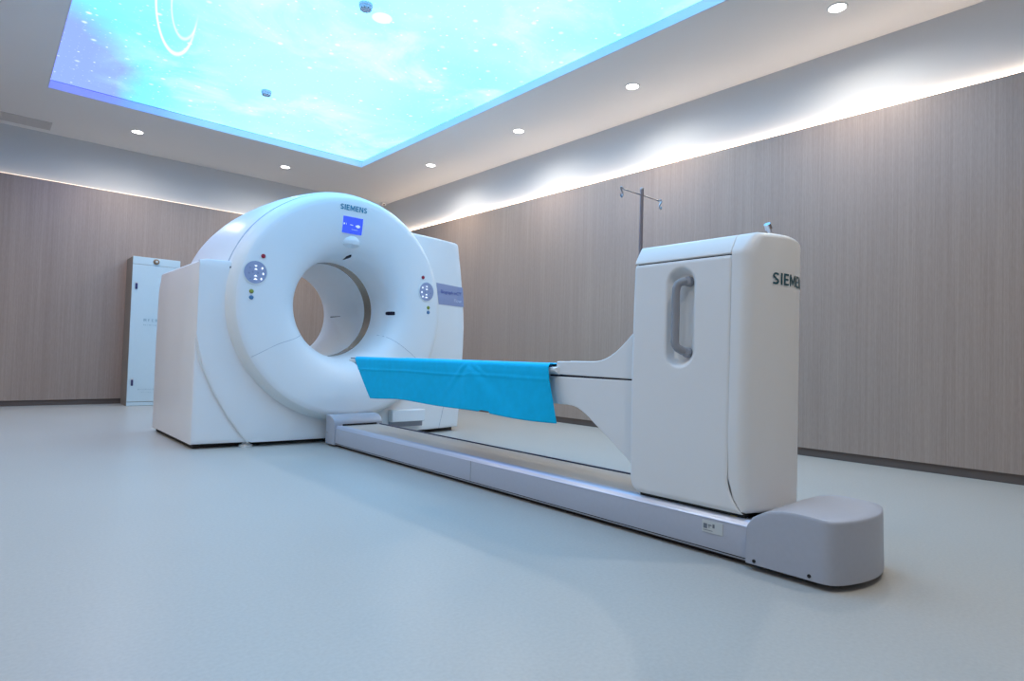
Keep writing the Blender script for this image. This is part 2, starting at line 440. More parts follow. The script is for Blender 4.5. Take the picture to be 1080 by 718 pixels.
# ------------------------------------------------------------------ gantry (scanner)
GX, GZ = 2.235, 1.084
G = thing('scanner_gantry', 'large white ring-shaped scanner with open bore and blue screen', 'medical scanner', (GX, 5.3, 0))
def B(x):
    return min(.13, .11 * ((x - 2.25) / 1.1) ** 2)

# outline of the housing seen from the front, as polar radius around the bore centre
def housing_outline():
    pts = [(1.145, .035), (1.145, .82), (1.15, 1.20), (1.165, 1.345), (1.185, 1.362), (1.36, 1.362)]
    a0 = math.atan2(1.362 - GZ, 1.40 - GX); R = .925
    a1 = math.atan2(.712, .59)
    a0 = PI - math.asin((1.362 - GZ) / R)
    a1 = math.asin((1.808 - GZ) / R)
    for k in range(40):
        a = a0 + (a1 - a0) * k / 39
        pts.append((GX + R * math.cos(a), GZ + R * math.sin(a)))
    pts += [(3.10, 1.808), (3.40, 1.806), (3.43, 1.800), (3.445, 1.782), (3.485, 1.55), (3.512, 1.35), (3.534, 1.15), (3.544, 1.0), (3.542, .8),
            (3.532, .5), (3.515, .22), (3.500, .035)]
    return pts
def densify(pts, d):
    out = []
    for i, p in enumerate(pts):
        q = pts[(i + 1) % len(pts)]; L_ = math.hypot(q[0] - p[0], q[1] - p[1]); n_ = max(1, int(L_ / d))
        for k in range(n_): out.append((p[0] + (q[0] - p[0]) * k / n_, p[1] + (q[1] - p[1]) * k / n_))
    return out
hp = densify(housing_outline(), .06)
def housing():
    bm = bmesh.new(); YB = 5.93; RI = .43; n = len(hp)
    def ringv(f, y, ins=0):
        out = []
        for (x, z) in hp:
            dx, dz = x - GX, z - GZ; r = math.hypot(dx, dz); rr = (r - ins) * (1 - f) + RI * f
            X, Z = GX + dx / r * rr, GZ + dz / r * rr
            Z = max(Z, .035)
            out.append(bm.verts.new((X, y + (B(X) if y < 5 else 0), Z)))
        return out
    R = [ringv(1, 4.60)] + [ringv(k_ / 20, 4.56) for k_ in range(18, 0, -1)] + [ringv(0, 4.56, .012), ringv(0, 4.563, .005), ringv(0, 4.572), ringv(0, 4.95), ringv(0, 5.4), ringv(0, YB - .03), ringv(0, YB - .009, .008), ringv(0, YB, .03),
         ringv(.5, YB), ringv(1, YB)]
    for a, b in zip(R, R[1:] + R[:1]):
        for k in range(n): bm.faces.new((a[k], a[(k + 1) % n], b[(k + 1) % n], b[k]))
    return bm
obj('housing', housing(), M_shell, G, smooth=35)
# base plinth, the floor gap's shade in its dark colour, and feet
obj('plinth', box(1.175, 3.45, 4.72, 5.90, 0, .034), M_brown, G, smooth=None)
lf = lathe([(.05, 0), (.05, .01), (.03, .018), (.02, .034)], (1.52, 4.66, 0), seg=24)
obj('levelling_foot', lf, M_trimw, G)

# drum cover: raised band from the left shoulder over the top
def drum():
    bm = bmesh.new()
    prof = [(.90, 4.612), (.928, 4.612), (.947, 4.62), (.957, 4.65), (.975, 4.80), (.992, 5.0), (1.0, 5.2), (1.002, 5.4), (1.0, 5.55), (.985, 5.75), (.955, 5.88), (.92, 5.925), (.90, 5.93)]
    a0, a1 = PI / 2 - math.radians(15), PI - math.asin((1.30 - GZ) / 1.0) + .12
    n = 90; R = []
    for i in range(n + 1):
        a = a0 + (a1 - a0) * i / n
        k = sstep(0, 1, min(1, i / 3.5))
        ring = []
        for r, y in prof:
            rr = .915 + (r - .915) * k if r > .915 else r
            X, Z = 2.266 + rr * math.cos(a), GZ + rr * math.sin(a)
            ring.append(bm.verts.new((max(X, 1.16), y + B(X) * (1 if y < 4.9 else 0), Z)))
        R.append(ring)
    for a, b in zip(R, R[1:]):
        for k in range(len(prof)): bm.faces.new((a[k], a[(k + 1) % len(prof)], b[(k + 1) % len(prof)], b[k]))
    bm.faces.new(R[0]); bm.faces.new(R[-1][::-1])
    return bm
obj('drum_cover', drum(), M_shell, G, smooth=30)

# lower wing covers, edge follows a sweeping arc
def arc_z(x):       # height of the arc on the left wing at x
    P = [(1.128, 1.36), (1.130, 1.0), (1.145, .818), (1.187, .617), (1.274, .412), (1.38, .221), (1.497, .056), (1.52, .035)]
    for (xa, za), (xb, zb) in zip(P, P[1:]):
        if xa <= x <= xb: return za + (zb - za) * (x - xa) / (xb - xa)
    return .035
def left_cover():
    bm = bmesh.new(); n = 40; m = 24
    xs = [1.150 + (2.30 - 1.150) * (i / n) ** 1.2 for i in range(n + 1)]
    F = []; Bk = []
    for x in xs:
        zl = arc_z(x); f = []; b = []
        zu = 1.350 if x < GX - .55 else GZ - math.sqrt(max(0, .70 ** 2 - (x - GX) ** 2)) if x > GX - .50 else 1.350 + (GZ - .49 - 1.350) * (x - GX + .55) / .05
        for j in range(m + 1):
            z = zl + (zu - zl) * j / m
            e = min(x - 1.150, .01); 
            f.append(bm.verts.new((x, 4.536 + B(x) + (.006 if (j in (0, m)) else 0), z))); b.append(bm.verts.new((x, 4.562 + B(x), z)))
        F.append(f); Bk.append(b)
    for i in range(n):
        for j in range(m):
            bm.faces.new((F[i][j], F[i + 1][j], F[i + 1][j + 1], F[i][j + 1])); bm.faces.new((Bk[i][j], Bk[i][j + 1], Bk[i + 1][j + 1], Bk[i + 1][j]))
        bm.faces.new((F[i][0], Bk[i][0], Bk[i + 1][0], F[i + 1][0])); bm.faces.new((F[i][m], F[i + 1][m], Bk[i + 1][m], Bk[i][m]))
    for j in range(m):
        bm.faces.new((F[0][j], F[0][j + 1], Bk[0][j + 1], Bk[0][j])); bm.faces.new((F[n][j], Bk[n][j], Bk[n][j + 1], F[n][j + 1]))
    return bm
obj('wing_cover', left_cover(), M_shell, G, smooth=40)
gp = []
for i in range(60):
    x = 1.15 + (1.515 - 1.15) * i / 59
    gp.append((x, 4.549 + B(x), arc_z(x) - .004))
obj('arc_groove', tube(gp, .0055, 6), M_rim, G)
gp = []
for i in range(24):
    z = .036 + .42 * i / 23; x = 3.250 + .30 * (z - .036) - .12 * (z - .036) ** 2
    gp.append((x, 4.5595 + B(x), z))
obj('arc_groove', tube(gp, .0022, 6), M_groove2, G)
obj('side_latch', lathe([(.008, 0), (.008, -.004), (.002, -.005)], (1.348, 4.536 + B(1.348), 1.312), axis='y', seg=16), M_black, G)

# front ring cover
DP = [(.403, 4.89), (.403, 4.80), (.405, 4.74), (.410, 4.68), (.420, 4.62), (.435, 4.575), (.463, 4.535), (.50, 4.505), (.54, 4.485), (.60, 4.466),
      (.68, 4.450), (.76, 4.443), (.83, 4.440), (.862, 4.442), (.872, 4.447)]
def dy(r):
    for (ra, ya), (rb, yb) in zip(DP[1:], DP[2:]):
        if ra <= r <= rb: return ya + (yb - ya) * (r - ra) / (rb - ra)
    return DP[-1][1] if r > .5 else DP[1][1]
def DB(r, x): return B(x) * sstep(.42, .75, r)
def surf(x, z, off=0):      # point on the front ring surface
    r = math.hypot(x - GX, z - GZ)
    return Vector((x, dy(r) + DB(r, x) - off, z))
def surfn(x, z, off):       # same, lifted along the surface normal
    e = 1e-3; p = surf(x, z); a = surf(x + e, z) - p; b = surf(x, z + e) - p
    n = a.cross(b).normalized()
    if n.y > 0: n = -n
    return p + n * off
def rev(prof, seg=144, db=True):
    bm = bmesh.new(); R = []
    for r, y in prof:
        ring = []
        for k in range(seg):
            a = 2 * PI * k / seg; x = GX + r * math.cos(a)
            ring.append(bm.verts.new((x, y + (DB(r, x) if db else 0), max(.036, GZ + r * math.sin(a)))))
        R.append(ring)
    for a, b in zip(R, R[1:] + R[:1]):
        for k in range(seg): bm.faces.new((a[k], a[(k + 1) % seg], b[(k + 1) % seg], b[k]))
    return bm
obj('front_ring_cover', rev(DP + [(.872, 4.50), (.5, 4.56), (.44, 4.62), (.42, 4.89)]), M_shell, G, smooth=30)
obj('ring_rim', rev([(.870, 4.4465), (.884, 4.456), (.900, 4.478), (.912, 4.51), (.920, 4.555), (.922, 4.600), (.90, 4.605), (.86, 4.60), (.86, 4.46)]), M_rim, G, smooth=30)
ro = obj('rim_groove', rev([(.915, 4.600), (.930, 4.602), (.930, 4.614), (.915, 4.614)]), M_groove2, G, smooth=30)
obj('bore_window_band', rev([(.404, 4.89), (.404, 5.02), (.412, 5.02), (.412, 4.89)], db=False), M_amber, G, smooth=30, label='tinted translucent window band inside the bore')
obj('bore_tunnel', rev([(.402, 5.02), (.402, 5.80), (.408, 5.87), (.42, 5.915), (.45, 5.935), (.46, 5.935), (.46, 5.90), (.42, 5.85), (.412, 5.02)], db=False), M_shell, G, smooth=30)
# cover split seams, from bore edge curving down to the rim
for sgn in (-1, 1):
    pts = []
    for i in range(26):
        t = i / 25; r = .41 + (.865 - .41) * t
        a = math.radians(-33 + 4 * sstep(0, .6, t)) if sgn < 0 else math.radians(-30 - 3 * t)
        x = GX + sgn * r * math.cos(a); z = GZ + r * math.sin(a)
        pts.append(surf(x, z, -.0006))
    obj('cover_seam', tube(pts, .0022, 6), M_groove2, G)

def patch(pts2, off=.002, name='patch', m=None, parent=None, **k):
    """thin plate following the ring surface; pts2 outline in x,z"""
    bm = bmesh.new(); n = len(pts2)
    cx = sum(p[0] for p in pts2) / n; cz = sum(p[1] for p in pts2) / n
    Bq = [bm.verts.new(surfn(x, z, -.004)) for x, z in pts2]; prev = Bq
    for f in (1, .8, .6, .4, .2):
        A = [bm.verts.new(surfn(cx + (x - cx) * f, cz + (z - cz) * f, off)) for x, z in pts2]
        for i in range(n):
            j = (i + 1) % n; bm.faces.new((prev[i], prev[j], A[j], A[i]))
        prev = A
    bm.faces.new(prev)
    return obj(name, bm, m, parent, **k)
def circ(cx, cz, r, n=28, rz=None): return [(cx + r * math.cos(2 * PI * k / n), cz + (rz or r) * math.sin(2 * PI * k / n)) for k in range(n)]

# display
scr = patch(densify([(2.128, 1.677), (2.296, 1.677), (2.296, 1.806), (2.128, 1.806)], .04), .005, name='display_screen', m=M_screen, parent=G, smooth=None)
def flat_on(bm, pts2, off):
    A = [bm.verts.new(surf(x, z, off)) for x, z in pts2]; Bq = [bm.verts.new(surf(x, z, 0)) for x, z in pts2]
    bm.faces.new(A)
    for i in range(len(A)): bm.faces.new((A[i], Bq[i], Bq[(i + 1) % len(A)], A[(i + 1) % len(A)]))
for pl_, of_ in ((circ(2.258, 1.739, .017, 20, .012), .0062), (circ(2.243, 1.740, .009, 12, .006), .0064),
                 ([(2.188, 1.742), (2.212, 1.740), (2.212, 1.745), (2.188, 1.747)], .0062), ([(2.132, 1.738), (2.142, 1.741), (2.142, 1.751), (2.132, 1.754)], .0062),
                 ([(2.153, 1.740), (2.156, 1.740), (2.156, 1.752), (2.153, 1.752)], .0062), ([(2.205, 1.708), (2.26, 1.708), (2.26, 1.710), (2.205, 1.710)], .0062)):
    hb = bmesh.new(); flat_on(hb, pl_, of_)
    obj('screen_mark', hb, M_screenw, scr, smooth=None)
# speaker bump below the screen
def bump_bm():
    def fn(u, v):
        a = PI * u; r = v
        x = 2.226 + .074 * math.cos(a) * r; z = 1.594 + .066 * math.sin(a) * r
        d = .040 * (1 - v * v) ** .6 * (1 - .25 * math.sin(a) * r)
        return surf(x, z, d)
    bm = grid(36, 14, fn)
    # underside closes back to the ring face
    n = 24; prev = None
    for i in range(n + 1):
        s = -1 + 2 * i / n; x = 2.226 + .074 * s; d = .040 * max(0, (1 - s * s)) ** .6
        a = bm.verts.new(surf(x, 1.594, d)); zz = 1.594 - .026 * max(0, (1 - s * s)) ** .5
        b = bm.verts.new(surf(x, zz, -.001))
        if prev: bm.faces.new((prev[0], a, b, prev[1]))
        prev = (a, b)
    return bm
obj('speaker_bump', bump_bm(), M_shell, G, smooth=50)

def block_letters(word):
    """bold sans capitals built from thick strokes, unit height"""
    bm = bmesh.new(); cur = 0
    def quad(*p):
        bm.faces.new([bm.verts.new((cur + x, y, 0)) for x, y in p])
    def rect(x0, x1, y0, y1, nx=1, ny=1):
        for a in range(nx):
            for b in range(ny):
                xa, xb = x0 + (x1 - x0) * a / nx, x0 + (x1 - x0) * (a + 1) / nx; ya, yb = y0 + (y1 - y0) * b / ny, y0 + (y1 - y0) * (b + 1) / ny
                quad((xa, ya), (xb, ya), (xb, yb), (xa, yb))
    W = .20
    for ch in word:
        if ch == 'I': rect(0, W, 0, 1, 1, 4); w = W
        elif ch == 'E':
            rect(0, W, 0, 1, 1, 4); w = .62
            for y0, y1, x in ((0, .17, w), (.42, .58, w * .92), (.83, 1, w)): rect(W, x, y0, y1, 2)
        elif ch == 'M':
            w = .95; rect(0, W * .9, 0, 1, 1, 4); rect(w - W * .9, w, 0, 1, 1, 4)
            quad((W * .9, 1), (W * .9, .68), (w / 2 - .07, .12), (w / 2, .12), (w / 2, .45)); quad((w - W * .9, 1), (w / 2, .45), (w / 2, .12), (w / 2 + .07, .12), (w - W * .9, .68))
        elif ch == 'N':
            w = .78; rect(0, W * .95, 0, 1, 1, 4); rect(w - W * .95, w, 0, 1, 1, 4)
            quad((W * .95, 1), (W * .95, .70), (w - W * .95, 0), (w - W * .95, .30))
        elif ch == 'S':
            w = .64; t = .085
            P = [(.02, .10)]
            c1 = (.29, .27); r1 = (.25, .185)
            for k in range(15):
                a = math.radians(-120 + 205 * k / 14); P.append((c1[0] + r1[0] * math.cos(a), c1[1] + r1[1] * math.sin(a)))
            c2 = (.33, .735); r2 = (.235, .18)
            for k in range(1, 15):
                a = math.radians(262 - 212 * k / 14); P.append((c2[0] + r2[0] * math.cos(a), c2[1] + r2[1] * math.sin(a)))
            P.append((.58, .885))
            pr = None
            for k, p in enumerate(P):
                q0, q1 = P[max(k - 1, 0)], P[min(k + 1, len(P) - 1)]; dx, dz = q1[0] - q0[0], q1[1] - q0[1]; l = math.hypot(dx, dz) or 1
                n = (-dz / l * t, dx / l * t); c = ((p[0] + n[0], p[1] + n[1]), (p[0] - n[0], p[1] - n[1]))
                if pr: quad(pr[0], c[0], c[1], pr[1])
                pr = c
        cur += w + .17
    return bm
def dense_text(s, cx, cz, width, height, m, name, parent, bold, fn, off):
    bm = block_letters(s)
    xs = [v.co.x for v in bm.verts]; ys = [v.co.y for v in bm.verts]
    wx, wy = max(xs) - min(xs), max(ys) - min(ys); mx, my = (max(xs) + min(xs)) / 2, (max(ys) + min(ys)) / 2
    for v in bm.verts:
        v.co = fn(cx + (v.co.x - mx) / wx * width, cz + (v.co.y - my) / wy * height, off)
    return obj(name, bm, m, parent, smooth=None)
def ring_text(s, cx, cz, width, height, m, name, parent, bold=.0, rot=0, off=.0025, fn=surf):
    bm = text_bm(s, 1, bold); xs = [v.co.x for v in bm.verts]; ys = [v.co.y for v in bm.verts]
    wx, wy = max(xs) - min(xs), max(ys) - min(ys); mx, my = (max(xs) + min(xs)) / 2, (max(ys) + min(ys)) / 2
    top = [v for v in bm.verts]
    for v in bm.verts:
        x = (v.co.x - mx) / wx * width; z = (v.co.y - my) / wy * height
        x, z = x * math.cos(rot) - z * math.sin(rot), x * math.sin(rot) + z * math.cos(rot)
        v.co = fn(cx + x, cz + z, off)
    return obj(name, bm, m, parent, smooth=None)
dense_text('SIEMENS', 2.212, 1.877, .228, .043, M_logo1, 'lettering', G, .012, surf, .0035)['label'] = 'teal SIEMENS lettering above the screen'

# control panels
def panel(cx, cz, flip):
    r = .078
    rg = [(cx + (r + .010) * math.cos(2 * PI * k / 40), cz + (r + .013) * math.sin(2 * PI * k / 40)) for k in range(40)]
    bz = patch(rg, .004, name='keypad_bezel', m=M_rim, parent=G)
    kp = patch(circ(cx, cz, r, 40, r + .004), .0055, name='control_keypad', m=M_pad, parent=G, label='round grey-blue keypad with lit white icons')
    bm = bmesh.new()
    bm.free()
    def tri(x, z, s, up, wd=1.0):
        bm = bmesh.new()
        s *= .72; d = s if up else -s
        flat_on(bm, [(cx + (x - s * wd) * 1, cz + z - d * .4), (cx + x + s * wd, cz + z - d * .4), (cx + x, cz + z + d * .6)], .0068); obj('keypad_icon', bm, M_icon, kp, smooth=None)
    f = flip
    tri(0, .046, .015, False, 1.1); tri(0, .022, .015, True, 1.1); tri(0, -.026, .015, True, 1.1); tri(0, -.050, .017, True, 1.2)
    for (x, z) in ((.044, .032), (.052, -.008), (.040, -.046)):
        bm = bmesh.new(); flat_on(bm, circ(cx + f * x, cz + z, .0055, 8, .009), .0068); obj('keypad_icon', bm, M_icon, kp, smooth=None)
    for (x, z) in ((-.04, .03), (-.045, -.01), (-.035, -.05), (-.02, 0), (.015, -.005)):
        bm = bmesh.new(); flat_on(bm, circ(cx + f * x, cz + z, .007, 10), .0066)
        obj('keypad_button', bm, M_padk, kp, smooth=None)
def button(cx, cz, m, lab, r=.015):
    p0 = surf(cx, cz, 0)
    bm = lathe([(r * 1.05, .004), (r * 1.05, -.003), (r * .85, -.008), (.003, -.010)], (p0.x, p0.y, p0.z), axis='y', seg=20)
    obj('push_button', bm, m, G, label=lab)
panel(1.485, 1.283, 1); panel(2.958, 1.280, -1)
button(1.534, 1.407, M_red, 'red round push button'); button(1.463, 1.143, M_green, 'yellow-green push button'); button(1.464, 1.098, M_blue, 'blue push button')
button(2.915, 1.403, M_red, 'red round push button'); button(2.986, 1.140, M_green, 'yellow-green push button'); button(2.987, 1.098, M_blue, 'blue push button')

# laser windows
def fpatch(cx, cz, w, h, rot, m, name, off=.0035):
    pts = []
    for k in range(20):
        a = 2 * PI * k / 20; x = w * .5 * math.copysign(abs(math.cos(a)) ** .4, math.cos(a)); z = h * .5 * math.copysign(abs(math.sin(a)) ** .4, math.sin(a))
        pts.append((cx + x * math.cos(rot) - z * math.sin(rot), cz + x * math.sin(rot) + z * math.cos(rot)))
    return patch(pts, off, name=name, m=m, parent=G, label='small dark positioning-laser window')
fpatch(2.668, 1.070, .036, .032, 0, M_black, 'laser_window')
fpatch(2.254, 1.510, .034, .022, .5, M_black, 'laser_window')
# slot inside the tunnel (right side)
bm = bmesh.new()
for t in (0,):
    for a0 in (-.016,):
        vs = []
        for (y, a) in ((5.50, -.008), (5.72, -.014), (5.72, .010), (5.50, .004)):
            vs.append(bm.verts.new((GX + .4005 * math.cos(a), y, GZ + .4005 * math.sin(a) - .01)))
        f = bm.faces.new(vs)
        e = bmesh.ops.extrude_face_region(bm, geom=[f])
        bmesh.ops.translate(bm, verts=[v for v in e['geom'] if isinstance(v, bmesh.types.BMVert)], vec=(.006, 0, 0))
obj('laser_slot', bm, M_black, G, smooth=None)

# name plaque on the right wing
def wing(x, z, off=0): return Vector((x, 4.56 + B(x) - off, z))
bm = bmesh.new(); n_ = 24; pv = None
for i in range(n_ + 1):
    t = i / n_
    bot = (3.200 + (3.530 - 3.200) * t, 1.196 + .002 * t); topp = (3.160 + (3.508 - 3.160) * t, 1.394 - .009 * t)
    q = []
    for k in range(7):
        f_ = k / 6; q.append(bm.verts.new(wing(bot[0] + (topp[0] - bot[0]) * f_, bot[1] + (topp[1] - bot[1]) * f_, .003)))
    q = [bm.verts.new(wing(bot[0], bot[1], -.002))] + q + [bm.verts.new(wing(topp[0], topp[1], -.002))]
    if pv:
        for k in range(8): bm.faces.new((pv[k], q[k], q[k + 1], pv[k + 1]))
    pv = q
pq = obj('name_plaque', bm, M_plaque, G, smooth=None)
ring_text('Biograph mCT', 3.355, 1.315, .27, .040, M_plaquet, 'lettering', pq, bold=.012, fn=wing, off=.0052)
ring_text('Flow', 3.450, 1.250, .095, .034, M_plaquew, 'lettering', pq, bold=.012, fn=wing, off=.0052)
# cable outlet box at the foot of the ring
bm = box(2.665, 3.00, 4.50, 4.60, .135, .235)
obj('outlet_box', bm, M_shell, G, bevel=.006)
obj('outlet_recess', box(2.672, 3.01, 4.565, 4.60, .085, .134), mat('outlet_grey', (.34, .35, .40), .5), G, smooth=None)

# ------------------------------------------------------------------ patient table
TB = thing('patient_table', 'long white patient couch on a grey floor rail with tall end column', 'patient table', (2.25, 2.6, 0))
X0, X1 = 2.05, 2.43
rail = obj('floor_rail', prism([(X0, .030), (X1, .030), (X1, .150), (X1 - .012, .152), (X0 + .03, .152), (X0 + .006, .146), (X0, .138)], 'y', 1.00, 4.33), M_grey, TB, smooth=40)
obj('rail_lip', prism([(X0 - .001, .139), (X0 + .006, .1475), (X0 + .010, .160), (X0 + .018, .163), (X0 + .024, .157), (X0 + .034, .157), (X0 + .042, .162), (X0 + .050, .1575), (X0 + .052, .150), (X0 + .01, .145)], 'y', 1.00, 4.32), M_greylip, rail, smooth=60, label='shiny lengthwise lip along the rail top')
obj('rail_top_plate', box(X0 + .053, X1 - .012, 1.02, 4.31, .151, .1555), M_plate, rail, smooth=None)
obj('rail_edge_strip', box(X1 - .010, X1 + .002, 1.02, 4.30, .1525, .162), mat('dark_blue_edge', (.06, .07, .14), .4), rail, smooth=None, label='dark strip on the far rail edge')
obj('rail_seam', box(X0 - .0008, X0 + .02, 2.612, 2.617, .031, .140), M_groove, rail, smooth=None)
obj('rail_skirt', prism([(X0 + .004, .020), (X1 - .004, .020), (X1 - .004, .029), (X0 + .002, .029)], 'y', .98, 4.34), M_grey, rail, smooth=None)
obj('rail_groove', box(X0 + .0015, X1 - .002, .99, 4.34, .026, .0305), M_dark, rail, smooth=None)
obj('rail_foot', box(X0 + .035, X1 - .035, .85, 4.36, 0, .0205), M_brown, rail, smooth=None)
# paper label and tag
lb = obj('paper_label', box(X0 - .0018, X0 - .0002, 1.120, 1.203, .086, .130), M_sticker, rail, smooth=None)
ib = bmesh.new()
box(X0 - .0026, X0 - .0018, 1.182, 1.197, .100, .118, ib); box(X0 - .0026, X0 - .0018, 1.164, 1.178, .112, .116, ib)
box(X0 - .0026, X0 - .0018, 1.152, 1.160, .106, .120, ib); box(X0 - .0026, X0 - .0018, 1.160, 1.198, .093, .095, ib)
box(X0 - .0026, X0 - .0018, 1.172, 1.175, .104, .116, ib)
obj('label_print', ib, M_ink, lb, smooth=None)
obj('yellow_tag', box(X0 + .012, X0 + .03, 1.075, 1.10, .1632, .1645), M_yellow, rail, smooth=None)

# housing where the rail meets the scanner: quarter round top
yA, yB = 4.282, 4.433
pf_ = [(yA, .016), (yA, .170)]
for k in range(1, 15):
    a = k / 14 * PI / 2
    pf_.append((yA + .125 * (1 - math.cos(a)), .170 + .066 * math.sin(a)))
pf_ += [(yB, .236), (yB, .016)]
hs = obj('rail_end_housing', prism(pf_, 'x', 2.038, 2.445), M_grey, TB, smooth=50, bevel=.004)
obj('belt_slot', box(2.105, 2.395, yA - .0015, yA + .004, .158, .171), M_dark, hs, smooth=None)
obj('screw', lathe([(.006, 0), (.006, -.002), (.001, -.0025)], (2.038, 4.40, .10), axis='x', seg=12), M_groove, hs)

# near end cap: saddle-topped hood with rounded front
def endcap():
    bm = bmesh.new()
    zt = [(1.022, .150), (1.018, .168), (.996, .186), (.966, .203), (.935, .215), (.902, .222), (.86, .225), (.82, .224), (.78, .2215), (.74, .2205), (.70, .222), (.66, .225)]
    def top(y):
        y = max(.66, min(1.022, y))
        for (ya, za), (yb, zb) in zip(zt, zt[1:]):
            if yb <= y <= ya: return za + (zb - za) * (ya - y) / (ya - yb)
        return .225
    # plan outline, counter-clockwise, front edge bowed
    P = []
    for k in range(13): P.append((2.034, 1.022 - k * (1.022 - .775) / 12))
    for k in range(1, 8):
        a = k / 8 * PI / 2 * .9; P.append((2.034 + .045 * (1 - math.cos(a)), .775 - .048 * math.sin(a)))
    for k in range(17):
        t = k / 16; x = 2.075 + (2.437 - 2.075) * t; P.append((x, .722 - .040 * (1 - (2 * t - 1) ** 2)))
    for k in range(1, 8):
        a = (1 - k / 8) * PI / 2 * .9; P.append((2.474 - .040 * (1 - math.cos(a)), .775 - .048 * math.sin(a)))
    for k in range(13): P.append((2.474, .775 + k * (1.022 - .775) / 12))
    n = len(P); cx, cy = 2.248, .88
    def rng(f, zf, ins=0):
        out = []
        for x, y in P:
            X = cx + (x - cx) * f; Y = (y - 1.022) * (f if f < 1 else 1) + 1.022 if f < 1 else y
            if f > 1: Y = cy + (y - cy) * f if y < .9 else y
            out.append(bm.verts.new((X, min(Y, 1.022), zf(X, Y))))
        return out
    crown = lambda x: .004 * (1 - ((x - cx) / .21) ** 2)
    R = [rng(1.02, lambda x, y: .022), rng(1.015, lambda x, y: .06), rng(1.005, lambda x, y: .12 if y > 1.0 else .14)]
    R.append(rng(1.0, lambda x, y: top(y) - .012)); R.append(rng(.997, lambda x, y: top(y) - .004)); R.append(rng(.985, lambda x, y: top(y)))
    for f in (.9, .75, .6, .4, .2, .05): R.append(rng(f, lambda x, y: top(y) + crown(x)))
    for a, b in zip(R, R[1:]):
        for k in range(n): bm.faces.new((a[k], a[(k + 1) % n], b[(k + 1) % n], b[k]))
    bm.faces.new(R[-1]); bm.faces.new(R[0][::-1])
    return bm
ec = obj('end_cap', endcap(), M_grey, TB, smooth=45)
for y in (.992, .808):
    obj('screw', lathe([(.006, 0), (.006, -.003), (.001, -.004)], (2.031, y, .034 if y > .9 else .036), axis='x', seg=14), M_dark, ec)
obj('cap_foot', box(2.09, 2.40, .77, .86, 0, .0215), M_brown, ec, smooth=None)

# --- column
CX0, CX1 = 2.04, 2.47; CC = (CX0 + CX1) / 2
ZB, ZL = .178, 1.112
col = obj('column_core', box(CX0 + .012, CX1 - .012, 1.10, 1.520, .185, 1.17), M_shell2, TB, smooth=None)
obj('column_skid', box(CX0 + .03, CX1 - .03, 1.05, 1.50, .158, .186), M_dark, col, smooth=None)
# side panels with an oval handle recess on the near side
def cap_sdf(y, z, yc, z0, z1, r):
    zz = min(max(z, z0), z1); return math.hypot(y - yc, z - zz) - r
def side_panel(near):
    bm = bmesh.new(); ny, nz = 90, 190; y0, y1 = 1.103, 1.538
    s = 1 if near else -1; xs = CX0 if near else CX1
    def P(u, v):
        z = ZB + (ZL - ZB) * v
        yl = y0; 
        # bottom corners: near-end edge sweeps towards the end cover, rear corner rounded
        if z < .30: yl = y0 - .055 * ((.30 - z) / .122) ** 2
        yr = y1 + .004 * math.sin(PI * v)
        if z < .24: yr = y1 - .045 * (1 - math.sqrt(max(0, 1 - ((.24 - z) / .062) ** 2)))
        y = yl + (yr - yl) * u
        x = 0
        e = min((y - yl), .5); e2 = (yr - y)
        x += .003 * (1 - min(1, e / .006)) + .012 * (1 - min(1, e2 / .016)) ** 2
        x += .004 * (1 - min(1, (ZL - z) / .008)) + .008 * (1 - min(1, (z - ZB) / .02)) ** 2
        x += .004 * ((v - .55) / .45) ** 2 * (1 if v > .55 else .15)
        if near:
            d = cap_sdf(y, z, 1.312, .757, 1.022, .064)
            x += .034 * sstep(.004, -.030, d) if d < .01 else 0
        return x, y, z
    F = []; K = []
    for i in range(ny):
        f = []; k_ = []
        for j in range(nz):
            x, y, z = P(i / (ny - 1), j / (nz - 1))
            f.append(bm.verts.new((xs + s * x, y, z))); k_.append(bm.verts.new((xs + s * (x + .006), y, z)))
        F.append(f); K.append(k_)
    for i in range(ny - 1):
        for j in range(nz - 1):
            bm.faces.new((F[i][j], F[i + 1][j], F[i + 1][j + 1], F[i][j + 1]))
            if i % 1 == 0: bm.faces.new((K[i][j], K[i][j + 1], K[i + 1][j + 1], K[i + 1][j]))
        bm.faces.new((F[i][0], K[i][0], K[i + 1][0], F[i + 1][0])); bm.faces.new((F[i][-1], F[i + 1][-1], K[i + 1][-1], K[i][-1]))
    for j in range(nz - 1):
        bm.faces.new((F[0][j], F[0][j + 1], K[0][j + 1], K[0][j])); bm.faces.new((F[-1][j], K[-1][j], K[-1][j + 1], F[-1][j + 1]))
    return bm
# core must stay behind the recess
col.data.vertices
for v in col.data.vertices:
    if v.co.x + ORG[TB.name].x < CC: v.co.x = CX0 + .045 - ORG[TB.name].x
sp = obj('side_panel', side_panel(True), M_shell2, TB, smooth=50)
obj('side_panel', side_panel(False), M_shell2, TB, smooth=50)
